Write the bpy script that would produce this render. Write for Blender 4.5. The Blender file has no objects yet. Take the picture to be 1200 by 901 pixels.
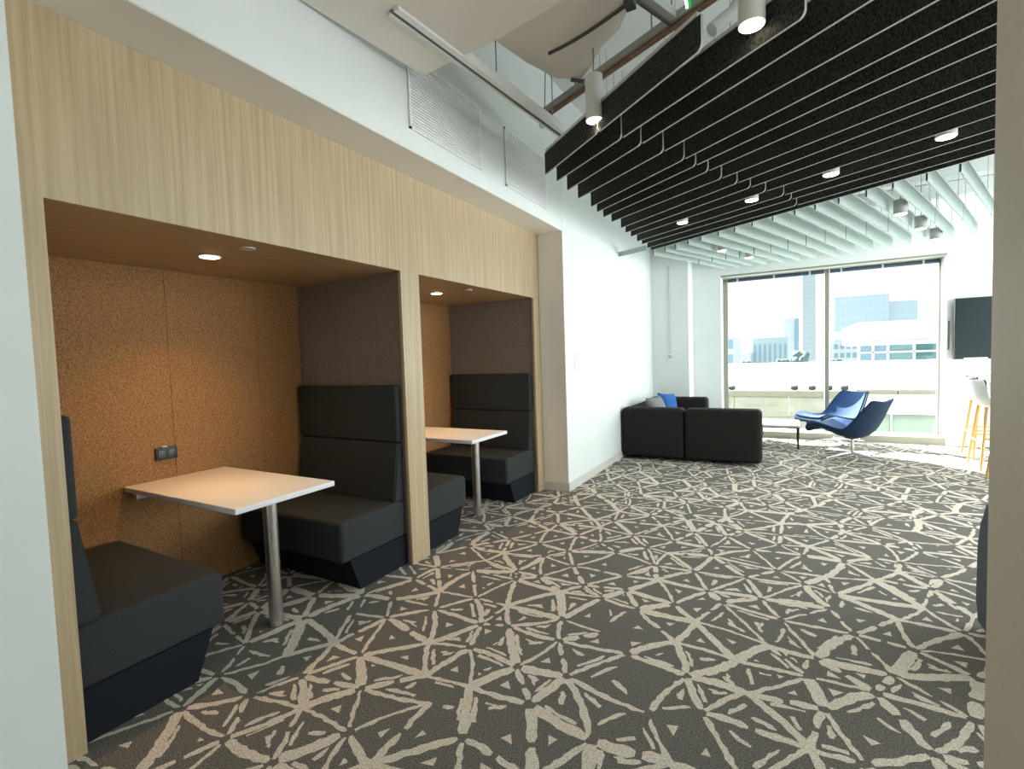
import bpy, bmesh, math, random
from mathutils import Vector, Matrix
from mathutils.geometry import delaunay_2d_cdt
R = math.radians
random.seed(11)
col = bpy.context.scene.collection
sc = bpy.context.scene
sc.view_settings.view_transform = 'Standard'
sc.view_settings.look = 'None'
sc.view_settings.exposure = 0.12

# ------------------------------------------------------------------ materials
def mat(name, c, rough=.6, metal=0, c2=None, scale=(1, 1, 1), nscale=8, detail=4, bump=0, lo=.35, hi=.65, emit=None, estr=0, spec=.5, bdist=.01):
    m = bpy.data.materials.new(name); m.use_nodes = True
    nt = m.node_tree; b = nt.nodes['Principled BSDF']
    b.inputs['Base Color'].default_value = (*c, 1)
    b.inputs['Roughness'].default_value = rough
    b.inputs['Metallic'].default_value = metal
    b.inputs['Specular IOR Level'].default_value = spec
    if emit:
        b.inputs['Emission Color'].default_value = (*emit, 1); b.inputs['Emission Strength'].default_value = estr
    if c2 or bump:
        tc = nt.nodes.new('ShaderNodeTexCoord'); mp = nt.nodes.new('ShaderNodeMapping')
        mp.inputs['Scale'].default_value = scale
        nz = nt.nodes.new('ShaderNodeTexNoise'); nz.inputs['Scale'].default_value = nscale; nz.inputs['Detail'].default_value = detail
        nt.links.new(tc.outputs['Object'], mp.inputs[0]); nt.links.new(mp.outputs[0], nz.inputs['Vector'])
        if c2:
            cr = nt.nodes.new('ShaderNodeValToRGB')
            cr.color_ramp.elements[0].position = lo; cr.color_ramp.elements[1].position = hi
            cr.color_ramp.elements[0].color = (*c, 1); cr.color_ramp.elements[1].color = (*c2, 1)
            nt.links.new(nz.outputs['Fac'], cr.inputs[0]); nt.links.new(cr.outputs[0], b.inputs['Base Color'])
        if bump:
            bp = nt.nodes.new('ShaderNodeBump'); bp.inputs['Strength'].default_value = bump; bp.inputs['Distance'].default_value = bdist
            nt.links.new(nz.outputs['Fac'], bp.inputs['Height']); nt.links.new(bp.outputs[0], b.inputs['Normal'])
    return m

WHITE = mat('wall_paint', (.74, .80, .77), .55, c2=(.77, .83, .80), nscale=3)
BEIGE = mat('pillar_paint', (.72, .64, .52), .6, c2=(.70, .62, .505), nscale=60, bump=.05)
SOFFIT = mat('soffit_paint', (.80, .77, .69), .6, c2=(.82, .79, .71), nscale=3)
CEIL = mat('ceiling_paint', (.62, .66, .63), .7, c2=(.66, .70, .67), nscale=2)
CLOUD = mat('ceiling_panel_paint', (.86, .80, .73), .7, c2=(.89, .83, .76), nscale=2)
VENEER = mat('oak_veneer', (.41, .315, .185), .42, c2=(.515, .41, .255), scale=(1, 9, .22), nscale=5.5, detail=9, lo=.36, hi=.64)
VENEER_C = mat('oak_veneer_soffit', (.40, .25, .12), .4, c2=(.50, .33, .17), scale=(9, 1, 1), nscale=3, detail=7)
VENEER_E = mat('oak_edge', (.42, .25, .14), .5, c2=(.50, .31, .17), scale=(9, 9, .4), nscale=5, detail=7)
CORK = mat('cork', (.175, .083, .027), .85, c2=(.40, .210, .073), nscale=100, detail=5, bump=.15, lo=.32, hi=.70)
FELTW = mat('wall_felt', (.215, .172, .142), .95, c2=(.255, .208, .174), nscale=40)
SLATE = mat('slate_fabric', (.031, .036, .037), .95, c2=(.047, .053, .055), nscale=260, bump=.1, bdist=.002, spec=.15)
PLINTH = mat('plinth_fabric', (.012, .015, .019), .95, c2=(.020, .024, .030), nscale=200, bump=.1, bdist=.002, spec=.1)
LAMIN = mat('white_laminate', (.82, .80, .78), .45)
LAMINE = mat('white_edge', (.80, .83, .85), .4)
CHROME = mat('brushed_steel', (.62, .60, .58), .28, 1, c2=(.70, .69, .67), scale=(30, 30, 1), nscale=6)
POLISH = mat('polished_chrome', (.85, .87, .88), .12, 1)
ALU = mat('aluminium', (.62, .64, .63), .4, .7)
DFELT = mat('dark_felt', (.014, .015, .014), .97, c2=(.085, .080, .070), scale=(1, 1, .5), nscale=130, detail=5, lo=.36, hi=.70, spec=.1)
DEDGE = mat('dark_felt_edge', (.40, .45, .42), .9, spec=.1)
LFELT = mat('light_felt', (.26, .33, .30), .95, c2=(.56, .64, .60), nscale=110, detail=4, lo=.3, hi=.7, spec=.1)
LEDGE = mat('light_felt_end_shade', (.03, .035, .033), .95)  # shade on the baffle end faces, painted as a dark colour
LAMPW = mat('lamp_white', (.72, .72, .68), .45)
GLOW = mat('lamp_glow', (1, .95, .85), .5, emit=(1, .90, .72), estr=9)
GLOWW = mat('warm_lamp_glow', (1, .9, .75), .5, emit=(1, .80, .52), estr=14)
BLACK = mat('black_plastic', (.012, .013, .014), .4)
OUTL = mat('outlet_black', (.018, .024, .026), .5)
SCREEN = mat('screen', (.014, .024, .026), .4, spec=.2)
SOFA = mat('sofa_fabric', (.014, .013, .012), .9, c2=(.022, .020, .018), nscale=180, bump=.1, bdist=.002, spec=.2)
BLUE = mat('blue_upholstery', (.003, .022, .062), .85, c2=(.005, .031, .085), nscale=150)
BLUEP = mat('blue_pillow', (.010, .090, .330), .9, c2=(.015, .12, .40), nscale=150)
GREYP = mat('grey_pillow', (.16, .17, .16), .9, c2=(.20, .21, .20), nscale=150)
TAUPE = mat('taupe_cloth', (.14, .115, .10), .9)
BIRCH = mat('light_wood', (.60, .37, .14), .5, c2=(.70, .45, .19), scale=(8, 8, .5), nscale=8)
WPLA = mat('white_plastic', (.82, .84, .83), .35)
FRAME = mat('window_frame', (.30, .30, .25), .45, .2)
BLIND = mat('blind_slate', (.035, .06, .09), .6)
RUST = mat('rust_pipe', (.20, .12, .08), .7, c2=(.27, .16, .11), nscale=20)
STEEL = mat('galvanised', (.36, .37, .36), .5, .3)
GRATE = mat('grille_white', (.88, .91, .89), .5)
GAP = mat('grille_shadow', (.62, .66, .64), .8)
WIRE = mat('wire', (.22, .22, .21), .6)
NAVY = mat('navy_fabric', (.075, .09, .12), .9, c2=(.10, .118, .15), nscale=200)

def glass():
    m = bpy.data.materials.new('window_glass'); m.use_nodes = True; nt = m.node_tree
    nt.nodes.remove(nt.nodes['Principled BSDF'])
    o = nt.nodes['Material Output']; t = nt.nodes.new('ShaderNodeBsdfTransparent'); g = nt.nodes.new('ShaderNodeBsdfGlossy')
    t.inputs[0].default_value = (.93, .97, .96, 1); g.inputs['Roughness'].default_value = .02
    f = nt.nodes.new('ShaderNodeFresnel'); f.inputs[0].default_value = 1.45
    ml = nt.nodes.new('ShaderNodeMath'); ml.operation = 'MULTIPLY'; ml.inputs[1].default_value = .6
    mx = nt.nodes.new('ShaderNodeMixShader'); nt.links.new(f.outputs[0], ml.inputs[0]); nt.links.new(ml.outputs[0], mx.inputs[0])
    nt.links.new(t.outputs[0], mx.inputs[1]); nt.links.new(g.outputs[0], mx.inputs[2]); nt.links.new(mx.outputs[0], o.inputs[0])
    return m
GLASS = glass()

# ------------------------------------------------------------------ mesh builder
class MB:
    def __init__(s): s.bm = bmesh.new()
    def box(s, x0, x1, y0, y1, z0, z1, mi=0, bev=0, seg=2, M=None):
        r = bmesh.ops.create_cube(s.bm, size=1)
        T = Matrix.Translation(((x0+x1)/2, (y0+y1)/2, (z0+z1)/2)) @ Matrix.Diagonal((abs(x1-x0), abs(y1-y0), abs(z1-z0), 1))
        vs = r['verts']; bmesh.ops.transform(s.bm, matrix=T, verts=vs)
        fs = list({f for v in vs for f in v.link_faces})
        for f in fs: f.material_index = mi
        if bev:
            es = list({e for v in vs for e in v.link_edges})
            o = bmesh.ops.bevel(s.bm, geom=es, offset=bev, segments=seg, profile=.5, affect='EDGES')
            vs = list({v for f in o['faces'] for v in f.verts} | {v for v in vs if v.is_valid})
            for f in {f for v in vs for f in v.link_faces}: f.material_index = mi
        if M: bmesh.ops.transform(s.bm, matrix=M, verts=vs)
        return s
    def cyl(s, p0, p1, r0, r1=None, n=20, mi=0, cap=True):
        p0, p1 = Vector(p0), Vector(p1); r1 = r0 if r1 is None else r1
        d = p1-p0
        q = d.to_track_quat('Z', 'Y').to_matrix().to_4x4()
        r = bmesh.ops.create_cone(s.bm, cap_ends=cap, segments=n, radius1=r0, radius2=r1, depth=d.length)
        bmesh.ops.transform(s.bm, matrix=Matrix.Translation((p0+p1)/2) @ q, verts=r['verts'])
        for f in {f for v in r['verts'] for f in v.link_faces}: f.material_index = mi
        return s
    def tube(s, pts, r, n=8, mi=0):
        pts = [Vector(p) for p in pts]; rings = []
        for i, p in enumerate(pts):
            d = (pts[min(i+1, len(pts)-1)]-pts[max(i-1, 0)]).normalized()
            q = d.to_track_quat('Z', 'Y')
            rr = r[i] if isinstance(r, (list, tuple)) else r
            rings.append([s.bm.verts.new(p+q @ Vector((rr*math.cos(2*math.pi*k/n), rr*math.sin(2*math.pi*k/n), 0))) for k in range(n)])
        for a, b in zip(rings, rings[1:]):
            for k in range(n):
                s.bm.faces.new((a[k], a[(k+1) % n], b[(k+1) % n], b[k])).material_index = mi
        s.bm.faces.new(rings[0][::-1]).material_index = mi; s.bm.faces.new(rings[-1]).material_index = mi
        return s
    def prism(s, pts, f0, f1, mi=0):
        """pts: list of 2D points; f0/f1 map a 2D point to the two 3D end faces"""
        a = [s.bm.verts.new(f0(*p)) for p in pts]; b = [s.bm.verts.new(f1(*p)) for p in pts]; n = len(pts)
        fs = [s.bm.faces.new(a[::-1]), s.bm.faces.new(b)]
        for i in range(n): fs.append(s.bm.faces.new((a[i], a[(i+1) % n], b[(i+1) % n], b[i])))
        for f in fs: f.material_index = mi
        return s
    def grid(s, P, mi=0, close=False):
        V = [[s.bm.verts.new(p) for p in row] for row in P]
        for i in range(len(V)-1):
            for j in range(len(V[0])-1):
                s.bm.faces.new((V[i][j], V[i+1][j], V[i+1][j+1], V[i][j+1])).material_index = mi
        return s
    def poly(s, pts, mi=0):
        s.bm.faces.new([s.bm.verts.new(p) for p in pts]).material_index = mi; return s
    def build(s, name, m, parent=None, smooth=40, fixn=True):
        if fixn: bmesh.ops.recalc_face_normals(s.bm, faces=s.bm.faces)
        me = bpy.data.meshes.new(name); s.bm.to_mesh(me); s.bm.free()
        for x in (m if isinstance(m, (list, tuple)) else [m]): me.materials.append(x)
        if smooth:
            me.shade_smooth(); me.set_sharp_from_angle(angle=R(smooth))
        o = bpy.data.objects.new(name, me); col.objects.link(o)
        if parent: o.parent = parent
        return o

def tag(o, label, cat, group=None):
    o['label'] = label; o['category'] = cat
    if group: o['group'] = group
    return o
def thing(name, label, cat, loc=(0, 0, 0), rz=0, group=None):
    o = bpy.data.objects.new(name, None); o.empty_display_size = .1; col.objects.link(o)
    o.location = loc; o.rotation_euler = (0, 0, rz)
    return tag(o, label, cat, group)
def struct(o, label=None):
    o['kind'] = 'structure'
    if label: o['label'] = label
    return o
def dup(root, loc=None, rz=None, label=None, group=None):
    r = root.copy(); col.objects.link(r)
    if loc is not None: r.location = loc
    if rz is not None: r.rotation_euler = (0, 0, rz)
    if label: r['label'] = label
    if group: r['group'] = group
    for ch in list(root.children):
        c = ch.copy(); col.objects.link(c); c.parent = r
        for g in ch.children:
            d = g.copy(); col.objects.link(d); d.parent = c
    return r

# ------------------------------------------------------------------ camera (measured from the photograph)
cam = bpy.data.cameras.new('camera'); co = bpy.data.objects.new('camera', cam); col.objects.link(co)
cam.sensor_width = 36; cam.sensor_fit = 'HORIZONTAL'; cam.lens = 577.53/1200*36; cam.clip_start = .05; cam.clip_end = 2000
ya, pi_, ro = R(29.1267), R(-2.9913), R(-1.8709)
fw = Vector((-math.sin(ya)*math.cos(pi_), math.cos(ya)*math.cos(pi_), math.sin(pi_)))
rt = fw.cross(Vector((0, 0, 1))).normalized(); up = rt.cross(fw)
r2 = rt*math.cos(ro)+up*math.sin(ro); u2 = -rt*math.sin(ro)+up*math.cos(ro)
Mc = Matrix((r2, u2, -fw)).transposed().to_4x4(); Mc.translation = (2.2618, 0, 1.4036)
co.matrix_world = Mc
sc.camera = co

# ------------------------------------------------------------------ key dimensions
XS = .2816            # wall face beyond and above the booths
Y1, Y2, Y3, Y4, Y5 = .7463, 2.5689, 2.7591, 4.5619, 4.6978
ZO, ZT = 2.0185, 2.6805
XB = -1.0716          # cork wall
YW = 8.9              # window wall
YE = .6015            # end of the near white wall
ZC = 4.1
XR = 7.0; YBK = -3.5

# ------------------------------------------------------------------ floor with its patterned carpet
CARPET = mat('carpet_ground', (.070, .067, .061), .95, c2=(.270, .258, .235), nscale=210, detail=3, lo=.36, hi=.66, bump=.3, bdist=.004, spec=.1)
CSTROKE = mat('carpet_stroke', (.50, .455, .385), .95, c2=(.86, .80, .695), nscale=190, detail=3, lo=.36, hi=.62, bump=.3, bdist=.004, spec=.1)
def floor():
    mb = MB(); bm = mb.bm
    mb.poly([(-1.3, YBK, 0), (XR, YBK, 0), (XR, YW+.42, 0), (-1.3, YW+.42, 0)], 0)
    mb.poly([(-1.3, YBK, -.1), (-1.3, YW+.42, -.1), (XR, YW+.42, -.1), (XR, YBK, -.1)], 0)
    rnd = random.Random(5)
    sp = .275; pts = []
    x0, x1, y0, y1 = -1.15, 5.0, .3, 8.9
    j = 0; y = y0
    while y < y1:
        x = x0 + (sp/2 if j % 2 else 0)
        while x < x1:
            pts.append(Vector((x+rnd.uniform(-.075, .075), y+rnd.uniform(-.07, .07)))); x += sp
        y += sp*.84; j += 1
    v, e, f, *_ = delaunay_2d_cdt(pts, [], [], 0, 1e-5)
    Z0 = .0008
    def inside(p): return -1.07 < p.x < XR and p.y < YW
    def stroke(a, b, w0, w1, rough=.005):
        d = b-a; L = d.length
        if L < .015: return
        d /= L; nrm = Vector((-d.y, d.x)); n = max(2, int(L/.022)); bend = rnd.uniform(-.05, .05)*L
        left, right = [], []
        for i in range(n+1):
            t = i/n; w = (w0+(w1-w0)*t)/2
            if i in (0, n): w *= .62
            c = a+d*(L*t)+nrm*(bend*4*t*(1-t))
            left.append(c+nrm*(w+rnd.uniform(-1, 1)*rough)); right.append(c-nrm*(w+rnd.uniform(-1, 1)*rough))
        if not all(inside(p) for p in (a, b)): return
        z = Z0+rnd.random()*.0006
        lv = [bm.verts.new((p.x, p.y, z)) for p in left]; rv = [bm.verts.new((p.x, p.y, z)) for p in right]
        for i in range(n): bm.faces.new((rv[i], rv[i+1], lv[i+1], lv[i])).material_index = 1
    star = {i: rnd.random() for i in range(len(v))}
    for a, b in e:
        p, q = Vector(v[a]), Vector(v[b]); L = (q-p).length
        if L > .6 or rnd.random() < .12: continue
        d = (q-p)/L
        g0 = rnd.uniform(.012, .03) if star[a] > .28 else -.008
        g1 = rnd.uniform(.012, .03) if star[b] > .28 else -.008
        w = rnd.choice((.019, .022, .026, .030, .036, .046)); w1 = w*rnd.uniform(.7, 1.3)
        p1, q1 = p+d*g0, q-d*g1
        if rnd.random() < .20:                      # broken stroke
            m = p1.lerp(q1, rnd.uniform(.4, .6)); stroke(p1, m-d*.012, w, w1); stroke(m+d*.012, q1, w1, w)
        else: stroke(p1, q1, w, w1)
    for t in f:
        if len(t) != 3: continue
        P = [Vector(v[i]) for i in t]; c = (P[0]+P[1]+P[2])/3
        if not inside(c): continue
        k = rnd.random()
        def tri(cc, s):
            pp = [cc+(p-c).normalized()*s*rnd.uniform(.6, 1.25) for p in P]
            vs = [bm.verts.new((p.x, p.y, Z0)) for p in pp]
            fc = bm.faces.new(vs); fc.material_index = 1
            if fc.normal.z < 0 or fc.calc_area() < 0: fc.normal_flip()
        if k < .38: tri(c, .030)
        elif k < .92:
            a_, b_ = P[rnd.randrange(3)], None
            i = rnd.randrange(3); a_, b_ = P[i], P[(i+1) % 3]; o_ = P[(i+2) % 3]
            s = rnd.uniform(.36, .5)
            p, q = a_.lerp(c, s), b_.lerp(c, s)
            stroke(p.lerp(q, .08), q.lerp(p, .08), rnd.uniform(.014, .024), rnd.uniform(.014, .022))
            if rnd.random() < .75:
                p2, q2 = o_.lerp(c, .55), o_.lerp(c, .98); stroke(p2, q2, .014, .030)
            if rnd.random() < .5:
                tri(c.lerp(o_, .40), .016)
            if rnd.random() < .35:
                p3, q3 = a_.lerp(c, .72), o_.lerp(c, .72); stroke(p3.lerp(q3, .2), p3.lerp(q3, .8), .012, .018)
    for fc in bm.faces:
        fc.normal_update()
        if fc.material_index == 1 and fc.normal.z < 0: fc.normal_flip()
    o = mb.build('floor', [CARPET, CSTROKE], smooth=0, fixn=False)
    struct(o, 'grey carpet with a pattern of cream strokes')
floor()

# ------------------------------------------------------------------ room shell
mb = MB()
mb.box(-1.4, XS, YBK, YE, 0, ZC)                     # near white wall
mb.box(-1.4, XS, YE, Y5, ZT+.004, ZC)                # bulkhead over the booths
mb.box(-1.4, XS, Y5+.004, YW, 0, ZC)                 # wall beyond the booths
mb.box(-1.4, -1.15, YE, Y5, 0, ZT)
o = mb.build('wall_left', [WHITE], smooth=0); struct(o, 'white painted wall with a bulkhead above the booths')
mb = MB(); mb.box(-.05, XS-.002, YE, Y5, ZT-.0005, ZT+.0035)
o = mb.build('trim_1', [SOFFIT], smooth=0); struct(o, 'underside of the bulkhead above the booths')
mb = MB(); mb.box(.004, XS-.002, Y5-.0005, Y5+.0035, 0, ZT)
o = mb.build('trim_2', [SOFFIT], smooth=0); struct(o, 'return of the wall beside the second booth')
# window wall
WX0, WX1, WZ = 1.322, 4.2, 2.66
mb = MB()
mb.box(XS, WX0, YW, YW+.42, 0, ZC); mb.box(WX1, XR, YW, YW+.42, 0, ZC); mb.box(WX0, WX1, YW, YW+.42, WZ, ZC)
mb.box(XS, .876, 8.46, YW, 0, ZC)                    # boxed column in the corner
struct(mb.build('wall_far', WHITE, smooth=0), 'white window wall with a boxed column in the corner')
mb = MB()
for y0, y1, z0, z1 in ((YBK, YW+.25, 0, .25), (YBK, YW+.25, 3.1, ZC), (YBK, -2.6, .25, 3.1), (.4, .8, .25, 3.1), (3.6, 4.0, .25, 3.1), (6.9, YW+.25, .25, 3.1)):
    mb.box(XR, XR+.2, y0, y1, z0, z1)
struct(mb.build('wall_right', WHITE, smooth=0))
mb = MB(); mb.box(-1.4, XR+.2, YBK-.2, YBK, 0, ZC); struct(mb.build('wall_back', WHITE, smooth=0))
mb = MB(); mb.box(-1.4, XR+.2, YBK-.2, YW+.42, ZC, ZC+.1); struct(mb.build('ceiling', CEIL, smooth=0), 'white painted slab high above the open ceiling')
mb = MB()                                             # pillar beside the camera
mb.box(2.679, 3.5, .2, 1.55, 0, ZC, bev=.004)
struct(mb.build('wall_pillar', BEIGE, smooth=0), 'beige painted pillar at the right edge')
# baseboards
mb = MB(); mb.box(XS, XS+.012, Y5+.004, 8.46, 0, .09, bev=.003); mb.box(.0, XS+.012, Y5-.012, Y5-.0005, 0, .09)
struct(mb.build('baseboard_left', mat('baseboard_paint', (.62, .62, .57), .5), smooth=0))
mb = MB(); mb.box(XS+.012, .876, 8.448, 8.46, 0, .09); mb.box(WX1, XR, YW-.012, YW, 0, .09); mb.box(.876, WX0, YW-.012, YW, 0, .09)
struct(mb.build('baseboard_far', WHITE, smooth=0))
# window
YG = YW+.36
mb = MB(); d0, d1 = YW+.31, YW+.40
mb.box(WX0, WX0+.07, d0, d1, .10, WZ-.03); mb.box(WX1-.02, WX1, d0, d1, .10, WZ-.03)
mb.box(WX0, WX1, YW+.006, d1, WZ-.03, WZ-.0005)
wf = struct(mb.build('window_1', FRAME, smooth=0), 'wide floor-to-ceiling window in two panes with grey-olive frame')
mb = MB(); mb.box(2.793, 2.852, d0-.03, d1, .10, WZ-.031); mb.build('mullion', FRAME, wf, smooth=0)
for a, b in ((WX0+.07, 2.793), (2.852, WX1-.02)):
    mb = MB(); mb.box(a, b, YG, YG+.004, .10, WZ-.031); mb.build('pane', GLASS, wf, smooth=0)
mb = MB(); mb.box(WX0+.001, WX1-.001, YW-.004, YW+.40, 0, .099); mb.build('sill', mat('sill_stone', (.42, .41, .34), .6), wf, smooth=0)
for i, (a, b) in enumerate(((WX0+.08, 2.785), (2.86, WX1-.025))):
    t = thing('roller_blind', ('rolled-up dark blue blind at the head of the left window pane', 'rolled-up dark blue blind at the head of the right window pane')[i], 'blind', ((a+b)/2, YW+.27, WZ-.062), group='rolled-up window blinds')
    w = (b-a)/2
    mb = MB(); mb.cyl((-w, 0, 0), (w, 0, 0), .030, n=16); mb.build('roll', BLIND, t)
    for fx in (-.78, 0, .72):
        mb = MB(); mb.box(fx*w-.012, fx*w+.012, -.036, .02, -.032, .031, bev=.004); mb.build('bracket', mat('blind_bracket', (.5, .52, .48), .5), t)

# ------------------------------------------------------------------ booth casing
case = thing('booth_casing', 'light oak-veneered casing framing the two built-in booths', 'booth casing', (0, 2.7, 0))
ox = lambda mb: mb
def rel(root):                                        # parts are built in world units and shifted under their root
    return Matrix.Translation(-Vector(root.location))
def part(mb, name, m, root, smooth=40):
    bmesh.ops.transform(mb.bm, matrix=rel(root), verts=mb.bm.verts)
    return mb.build(name, m, root, smooth)
mb = MB(); b = .0015
for y0, y1, z0, z1 in ((YE-.05, Y1, 0, ZO), (Y2, Y3, 0, ZO), (Y4, Y5-.001, 0, ZO), (YE-.05, Y5-.001, ZO, ZT-.001)):
    mb.box(-.022, 0, y0, y1, z0, z1)
part(mb, 'veneer_face', VENEER, case, 0)
FY = [(Y1-.012, Y2+.014), (Y3-.012, Y4+.014)]        # inner faces of the two booths
for y0, y1 in FY:
    mb = MB(); mb.box(XB, -.022, y0-.02, y1+.02, ZO+.0005, ZO+.03); part(mb, 'booth_ceiling', VENEER_C, case, 0)
    mb = MB(); ym = (y0+y1)/2
    zs = (.0, .40, 1.012, 1.56, ZO); ys = (y0, ym-.61, ym-.02, ym+.57, y1)
    zs = (0, .84, 1.43, ZO)
    for i in range(3):
        for j in range(4): mb.box(XB-.02, XB-(.0 if True else 0), ys[j]+.0012, ys[j+1]-.0012, zs[i]+.001, zs[i+1]-.001)
    mb.box(XB-.03, XB-.004, y0, y1, 0, ZO)
    part(mb, 'cork_panel', CORK, case, 0)
    for s, yy in ((-1, y0), (1, y1)):
        mb = MB()
        for z0, z1 in ((0, 1.63), (1.634, ZO)): mb.box(XB, -.024, min(yy, yy+s*.018), max(yy, yy+s*.018), z0, z1)
        mb.box(XB, -.024, min(yy+s*.004, yy+s*.018), max(yy+s*.004, yy+s*.018), 1.62, 1.64)
        part(mb, 'felt_side_panel', FELTW, case, 0)
        mb = MB(); ye = (Y1 if yy == FY[0][0] else Y2 if yy == FY[0][1] else Y3 if yy == FY[1][0] else Y4)
        mb.box(-.0235, -.0222, min(ye, yy+s*.018), max(ye, yy+s*.018), 0, ZO); part(mb, 'jamb_edge', VENEER_E, case, 0)

# booth lights, sprinkler covers, tables, outlet
where = ('over the table of the near booth', 'over the table of the far booth')
for i, yc in enumerate((1.60, 3.615)):
    t = thing('recessed_downlight', 'round warm recessed downlight ' + where[i], 'downlight', (-.505, yc, ZO), group='recessed booth downlights')
    mb = MB(); mb.cyl((0, 0, -.004), (0, 0, .0), .058, n=32); mb.build('trim_ring', LAMPW, t)
    mb = MB(); mb.cyl((0, 0, -.006), (0, 0, -.0045), .047, n=32); mb.build('lens', GLOWW, t)
    l = bpy.data.lights.new('booth_spot', 'SPOT'); l.energy = 54; l.color = (1, .58, .26); l.spot_size = R(118); l.spot_blend = 1.0; l.shadow_soft_size = .045
    lo = bpy.data.objects.new('booth_spot', l); col.objects.link(lo); lo.location = (-.505, yc, ZO-.012)
    t = thing('sprinkler_cover', 'small round pale sprinkler cover in the ceiling ' + ('of the near booth', 'of the far booth')[i], 'sprinkler cover', (-.155, yc-.005, ZO), group='booth sprinkler covers')
    mb = MB(); mb.cyl((0, 0, -.009), (0, 0, -.003), .036, .036, n=28); mb.build('cover_plate', mat('cover_pale', (.62, .58, .52), .5), t)
    mb = MB(); mb.cyl((0, 0, -.003), (0, 0, 0), .028, n=20); mb.build('collar', STEEL, t)
for i, (ya0, yb0) in enumerate(((1.352, 1.933), (3.353, 3.935))):
    yc = (ya0+yb0)/2; px, py = ((-.171, 1.643), (-.183, 3.672))[i]
    t = thing('booth_table', ('white laminate table on one steel post in the near booth', 'white laminate table on one steel post in the far booth')[i], 'table', (-.5, yc, 0), group='booth tables')
    mb = MB(); mb.box(XB+.002, 0, ya0, yb0, .711, .74, bev=.002); part(mb, 'tabletop', [LAMIN], t)
    mb = MB(); w = .0006
    mb.box(XB+.004, .0008, ya0-w, yb0+w, .713, .738, bev=.001); part(mb, 'edge_band', LAMINE, t)
    mb = MB(); mb.cyl((px, py, .0), (px, py, .711), .036, n=28); mb.cyl((px, py, .700), (px, py, .711), .075, n=28); part(mb, 'post', CHROME, t)
    mb = MB(); mb.box(XB+.002, XB+.05, ya0+.04, yb0-.04, .66, .71, bev=.003); part(mb, 'wall_bracket', ALU, t)
t = thing('power_outlet', 'black double power outlet on the cork wall of the near booth', 'outlet', (XB, 1.583, .895))
mb = MB(); mb.box(0, .018, -.060, .060, -.038, .038, bev=.004); mb.build('faceplate', OUTL, t)
for dy in (-.028, .026):
    mb = MB(); mb.box(.017, .021, dy-.021, dy+.021, -.024, .024, bev=.004)
    s_ = mb.build('socket', mat('socket_grey', (.05, .065, .068), .4), t)
    mb = MB()
    for sy in (-.008, .008): mb.box(.0205, .0218, dy+sy-.0015, dy+sy+.0015, -.004, .010)
    mb.cyl((.0205, dy, -.012), (.0218, dy, -.012), .003, n=10); mb.build('slots', BLACK, s_, 0)
mb = MB(); mb.box(.0, .014, -.022, .006, .038, .045, bev=.002); mb.build('clip', LAMPW, t)

# booth benches: built facing +Y with the back plane at y = 0, then turned
BL = 1.0                                              # length along the booth depth
def make_bench(label, loc, rz):
    t = thing('booth_bench', label, 'bench', loc, rz, 'upholstered booth benches')
    h = BL/2
    mb = MB(); mb.prism([(.0, 0), (.435, 0), (.512, .207), (.0, .207)], lambda y, z: (-h+.005, y, z), lambda y, z: (h-.005, y, z)); mb.build('plinth', PLINTH, t, 20)
    mb = MB(); mb.box(-h, h, .0, .575, .203, .455, bev=.028, seg=4); mb.build('seat_cushion', SLATE, t)
    mb = MB(); mb.prism([(.0, .455), (.098, .455), (.106, .475), (.055, .845), (.045, .853), (.0, .853)], lambda y, z: (-h+.004, y, z), lambda y, z: (h-.004, y, z))
    bmesh.ops.bevel(mb.bm, geom=[e for e in mb.bm.edges if abs(e.verts[0].co.x-e.verts[1].co.x) < .01], offset=.010, segments=3, affect='EDGES')
    mb.build('lower_back_cushion', SLATE, t)
    mb = MB(); mb.box(-h, h, .0, .058, .857, 1.247, bev=.016, seg=3); mb.build('upper_back_cushion', SLATE, t)
    return t
xc = (XB-.03)/2 + .004
# bench local +Y faces the table; near-side benches look along +Y, far-side ones along -Y
make_bench('slate bench at the near side of the near booth, cut off by the oak jamb', (xc-.004, FY[0][0]+.001, 0), 0)
make_bench('slate bench with tall back in the near booth, against the oak divider', (xc-.004, FY[0][1]-.001, 0), math.pi)
make_bench('slate bench of the far booth hidden behind the oak divider', (xc-.004, FY[1][0]+.001, 0), 0)
make_bench('slate bench with tall back at the far end of the far booth', (xc-.004, FY[1][1]-.001, 0), math.pi)

# ------------------------------------------------------------------ wall details
def grille(label, y0, y1, z0, z1):
    t = thing('air_grille', label, 'vent', (XS, (y0+y1)/2, (z0+z1)/2), group='white louvred wall vents')
    w, h = (y1-y0)/2, (z1-z0)/2; n = 24
    mb = MB(); mb.box(.0, .002, -w, w, -h, h); mb.build('backing', GAP, t, 0)
    mb = MB()
    for a in ((-w, w, -h, -h+.012), (-w, w, h-.012, h), (-w, -w+.012, -h, h), (w-.012, w, -h, h)): mb.box(0, .012, *a)
    mb.build('frame', GRATE, t, 0)
    mb = MB()
    for i in range(n):
        z = -h+.012+(i+.5)*(2*h-.024)/n
        mb.box(.002, .012, -w+.012, w-.012, z-.0048, z+.0048)
    mb.build('louvres', GRATE, t, 0)
grille('white louvred vent on the bulkhead, nearer the camera', 2.385, 3.184, 2.81, 3.262)
grille('white louvred vent on the bulkhead, behind the first dark baffle', 3.553, 4.325, 2.803, 3.268)
t = thing('light_switch', 'white light switch plate on the white wall past the booths', 'switch', (XS, 5.08, 1.345))
mb = MB(); mb.box(0, .008, -.135, .135, -.105, .105, bev=.003); mb.build('plate', mat('switch_white', (.93, .94, .93), .4), t)
for k in (-.08, 0, .08):
    mb = MB(); mb.box(.008, .012, k-.022, k+.022, -.045, .045, bev=.002); mb.build('rocker', WPLA, t)
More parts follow.
